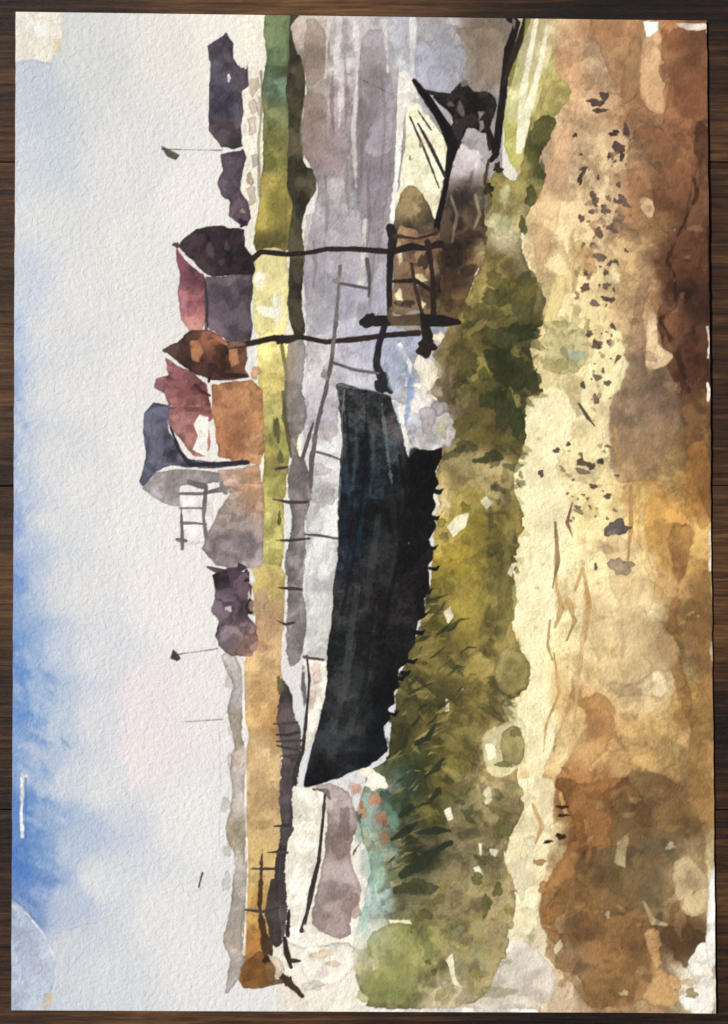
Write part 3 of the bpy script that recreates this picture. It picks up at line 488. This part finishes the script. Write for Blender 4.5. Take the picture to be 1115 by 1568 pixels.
# ------------------------------------------------------------------ painting mesh
def emp(n):
    e=bpy.data.objects.new(n,None); sc.collection.objects.link(e); return e
pm,nt,b=mat('watercolour_on_paper')
at=node(nt,'ShaderNodeAttribute',attribute_name='pigment')
tc=node(nt,'ShaderNodeTexCoord')
n1=node(nt,'ShaderNodeTexNoise'); n1.inputs['Scale'].default_value=500; n1.inputs['Detail'].default_value=3; n1.inputs['Distortion'].default_value=.6
nt.links.new(tc.outputs['Object'],n1.inputs['Vector'])
nt.links.new(at.outputs['Color'],b.inputs['Base Color'])
b.inputs['Roughness'].default_value=.8; b.inputs['Specular IOR Level'].default_value=.15
bp=node(nt,'ShaderNodeBump'); bp.inputs['Strength'].default_value=.55; bp.inputs['Distance'].default_value=.0008
nt.links.new(n1.outputs[0],bp.inputs['Height']); nt.links.new(bp.outputs[0],b.inputs['Normal'])
NX,NY=960,1372
TL,TR,BR,BL=np.array([25,19.]),np.array([1081,33.]),np.array([1095,1550.]),np.array([18,1546.])
U,V=np.meshgrid(np.linspace(0,1,NX),np.linspace(0,1,NY))
Pp=(TL*((1-U)*(1-V))[...,None]+TR*(U*(1-V))[...,None]+BR*(U*V)[...,None]+BL*((1-U)*V)[...,None])
PX,PY=Pp[...,0],Pp[...,1]
tt=np.arange(NY); kn=np.arange(0,NY+40,13); wob=np.interp(tt,kn,rng.normal(0,.25,len(kn)))
PX=PX+wob[:,None]*np.exp(-U*60)+np.roll(wob,300)[:,None]*np.exp(-(1-U)*60)*1.6
ix=np.clip(PX,0,W-1.01); iy=np.clip(PY,0,H-1.01)
xi=ix.astype(int); yi=iy.astype(int); fx=(ix-xi)[...,None]; fy=(iy-yi)[...,None]
xj=np.minimum(xi+1,W-1); yj=np.minimum(yi+1,H-1)
col=(C[yi,xi]*(1-fx)+C[yi,xj]*fx)*(1-fy)+(C[yj,xi]*(1-fx)+C[yj,xj]*fx)*fy
lin=np.where(col<=.04045,col/12.92,((col+.055)/1.055)**2.4)
Z=.0007+.0008*np.clip(U-.8,0,1)**2*25*(.6+.4*np.sin(V*7))+.0002*np.sin(U*3.1)*np.sin(V*5)**2
VX=(PX-W/2)*S; VY=-(PY-H/2)*S; VZ=TZ+Z
co=np.stack([VX,VY,VZ],-1).reshape(-1,3)
idx=np.arange(NX*NY).reshape(NY,NX)
q=np.stack([idx[1:,:-1],idx[1:,1:],idx[:-1,1:],idx[:-1,:-1]],-1).reshape(-1,4)
fl=LAB[yi[:-1,:-1],xi[:-1,:-1]].reshape(-1)
linf=lin.reshape(-1,3)
paint=emp('watercolor_painting')
def meshobj(name,co,q,colr,par,m):
    me=bpy.data.meshes.new(name); nq=len(q)
    me.vertices.add(len(co)); me.vertices.foreach_set('co',co.astype(np.float32).ravel())
    me.loops.add(nq*4); me.loops.foreach_set('vertex_index',q.astype(np.int32).ravel())
    me.polygons.add(nq); me.polygons.foreach_set('loop_start',np.arange(0,nq*4,4,dtype=np.int32))
    me.polygons.foreach_set('use_smooth',np.ones(nq,bool))
    me.update(calc_edges=True)
    if colr is not None:
        a=me.color_attributes.new('pigment','FLOAT_COLOR','POINT')
        a.data.foreach_set('color',np.concatenate([colr,np.ones((len(colr),1))],1).astype(np.float32).ravel())
    me.materials.append(m)
    o=bpy.data.objects.new(name,me); sc.collection.objects.link(o); o.parent=par
    return o
for i,n in enumerate(NAMES):
    qq=q[fl==i]
    if len(qq)==0: continue
    u,inv=np.unique(qq,return_inverse=True)
    meshobj(n,co[u],inv.reshape(-1,4),linf[u],paint,pm)
em,nt,b=mat('paper_edge'); b.inputs['Roughness'].default_value=.9
nn=node(nt,'ShaderNodeTexNoise'); nn.inputs['Scale'].default_value=300; rr=ramp(nt,[(.3,(.62,.58,.5)),(.7,(.82,.8,.76))]); nt.links.new(nn.outputs[0],rr.inputs[0]); nt.links.new(rr.outputs[0],b.inputs['Base Color'])
loop=np.concatenate([idx[0,:-1],idx[:-1,-1],idx[-1,:0:-1],idx[:0:-1,0]])
top=co[loop]; bot=top.copy(); bot[:,2]-=.00055
n=len(loop); a=np.arange(n); bb_=(a+1)%n
meshobj('paper_edge',np.concatenate([top,bot]),np.stack([a,bb_,bb_+n,a+n],-1),None,paint,em)
st_=8
sub=idx[::st_,::st_]; hh,ww=sub.shape; cb=co[sub.ravel()].copy(); cb[:,2]-=.0005
ii=np.arange(hh*ww).reshape(hh,ww)
meshobj('paper_underside',cb,np.stack([ii[:-1,:-1],ii[:-1,1:],ii[1:,1:],ii[1:,:-1]],-1).reshape(-1,4),None,paint,em)
# ------------------------------------------------------------------ wooden table
wm,nt,b=mat('dark_stained_wood')
tc=node(nt,'ShaderNodeTexCoord'); oi=node(nt,'ShaderNodeObjectInfo')
av=node(nt,'ShaderNodeVectorMath',operation='ADD')
nt.links.new(tc.outputs['Object'],av.inputs[0]); nt.links.new(oi.outputs['Location'],av.inputs[1])
mp=node(nt,'ShaderNodeMapping'); mp.inputs['Scale'].default_value=(8,190,60)
nt.links.new(av.outputs[0],mp.inputs[0])
g1=node(nt,'ShaderNodeTexNoise'); g1.inputs['Scale'].default_value=2.4; g1.inputs['Detail'].default_value=8; g1.inputs['Roughness'].default_value=.78; g1.inputs['Distortion'].default_value=.5
nt.links.new(mp.outputs[0],g1.inputs['Vector'])
mp2=node(nt,'ShaderNodeMapping'); mp2.inputs['Scale'].default_value=(7,14,6)
nt.links.new(av.outputs[0],mp2.inputs[0])
g2=node(nt,'ShaderNodeTexNoise'); g2.inputs['Scale'].default_value=1.3; g2.inputs['Detail'].default_value=4
nt.links.new(mp2.outputs[0],g2.inputs['Vector'])
sm_=node(nt,'ShaderNodeMath',operation='MULTIPLY_ADD'); sm_.inputs[1].default_value=.9
nt.links.new(g2.outputs[0],sm_.inputs[0]); nt.links.new(g1.outputs[0],sm_.inputs[2])
hv=node(nt,'ShaderNodeMath',operation='MULTIPLY'); hv.inputs[1].default_value=.526; nt.links.new(sm_.outputs[0],hv.inputs[0])
cr=ramp(nt,[(.38,(.004,.002,.0015)),(.46,(.018,.007,.003)),(.53,(.056,.023,.008)),(.60,(.13,.06,.019)),(.67,(.27,.14,.048))])
nt.links.new(hv.outputs[0],cr.inputs[0]); nt.links.new(cr.outputs[0],b.inputs['Base Color'])
b.inputs['Roughness'].default_value=.5; b.inputs['Specular IOR Level'].default_value=.25
bp=node(nt,'ShaderNodeBump'); bp.inputs['Strength'].default_value=.6; bp.inputs['Distance'].default_value=.001
nt.links.new(g1.outputs[0],bp.inputs['Height']); nt.links.new(bp.outputs[0],b.inputs['Normal'])
table=emp('wooden_table')
def box(n,x0,x1,y0,y1,z0,z1,m,par,bev=.0):
    cx,cy,cz=(x0+x1)/2,(y0+y1)/2,(z0+z1)/2
    v=[(sx*(x1-x0)/2,sy*(y1-y0)/2,sz*(z1-z0)/2) for sx in (-1,1) for sy in (-1,1) for sz in (-1,1)]
    f=[(0,1,3,2),(4,6,7,5),(0,4,5,1),(2,3,7,6),(0,2,6,4),(1,5,7,3)]
    me=bpy.data.meshes.new(n); me.from_pydata(v,[],f); me.materials.append(m)
    o=bpy.data.objects.new(n,me); o.location=(cx,cy,cz); sc.collection.objects.link(o); o.parent=par
    if bev:
        md=o.modifiers.new('b','BEVEL'); md.width=bev; md.segments=2
    return o
y=-.61; k=0
while y<.55:
    wd=.124
    box('plank_%d'%k,-.9,.9,y+.0001,y+wd-.0001,TZ-.03,TZ-.0001*((k*7)%3),wm,table,.0004); y+=wd; k+=1
for i,(x,yy) in enumerate(((-.8,-.5),(.8,-.5),(-.8,.5),(.8,.5))):
    box('leg_%d'%i,x-.035,x+.035,yy-.035,yy+.035,0,TZ-.031,wm,table,.004)
box('apron_front',-.76,.76,-.52,-.495,TZ-.12,TZ-.031,wm,table,.002); box('apron_back',-.76,.76,.495,.52,TZ-.12,TZ-.031,wm,table,.002)
gm,nt,b=mat('ground_material'); nn=node(nt,'ShaderNodeTexNoise'); nn.inputs['Scale'].default_value=8; nn.inputs['Detail'].default_value=8
rr=ramp(nt,[(.3,(.12,.11,.1)),(.7,(.24,.22,.19))]); tcg=node(nt,'ShaderNodeTexCoord'); nt.links.new(tcg.outputs['Object'],nn.inputs['Vector']); nt.links.new(nn.outputs[0],rr.inputs[0]); nt.links.new(rr.outputs[0],b.inputs['Base Color']); b.inputs['Roughness'].default_value=.9
me=bpy.data.meshes.new('ground'); me.from_pydata([(-200,-200,0),(200,-200,0),(200,200,0),(-200,200,0)],[],[(0,1,2,3)]); me.materials.append(gm)
sc.collection.objects.link(bpy.data.objects.new('ground',me))
print('done',NAMES)
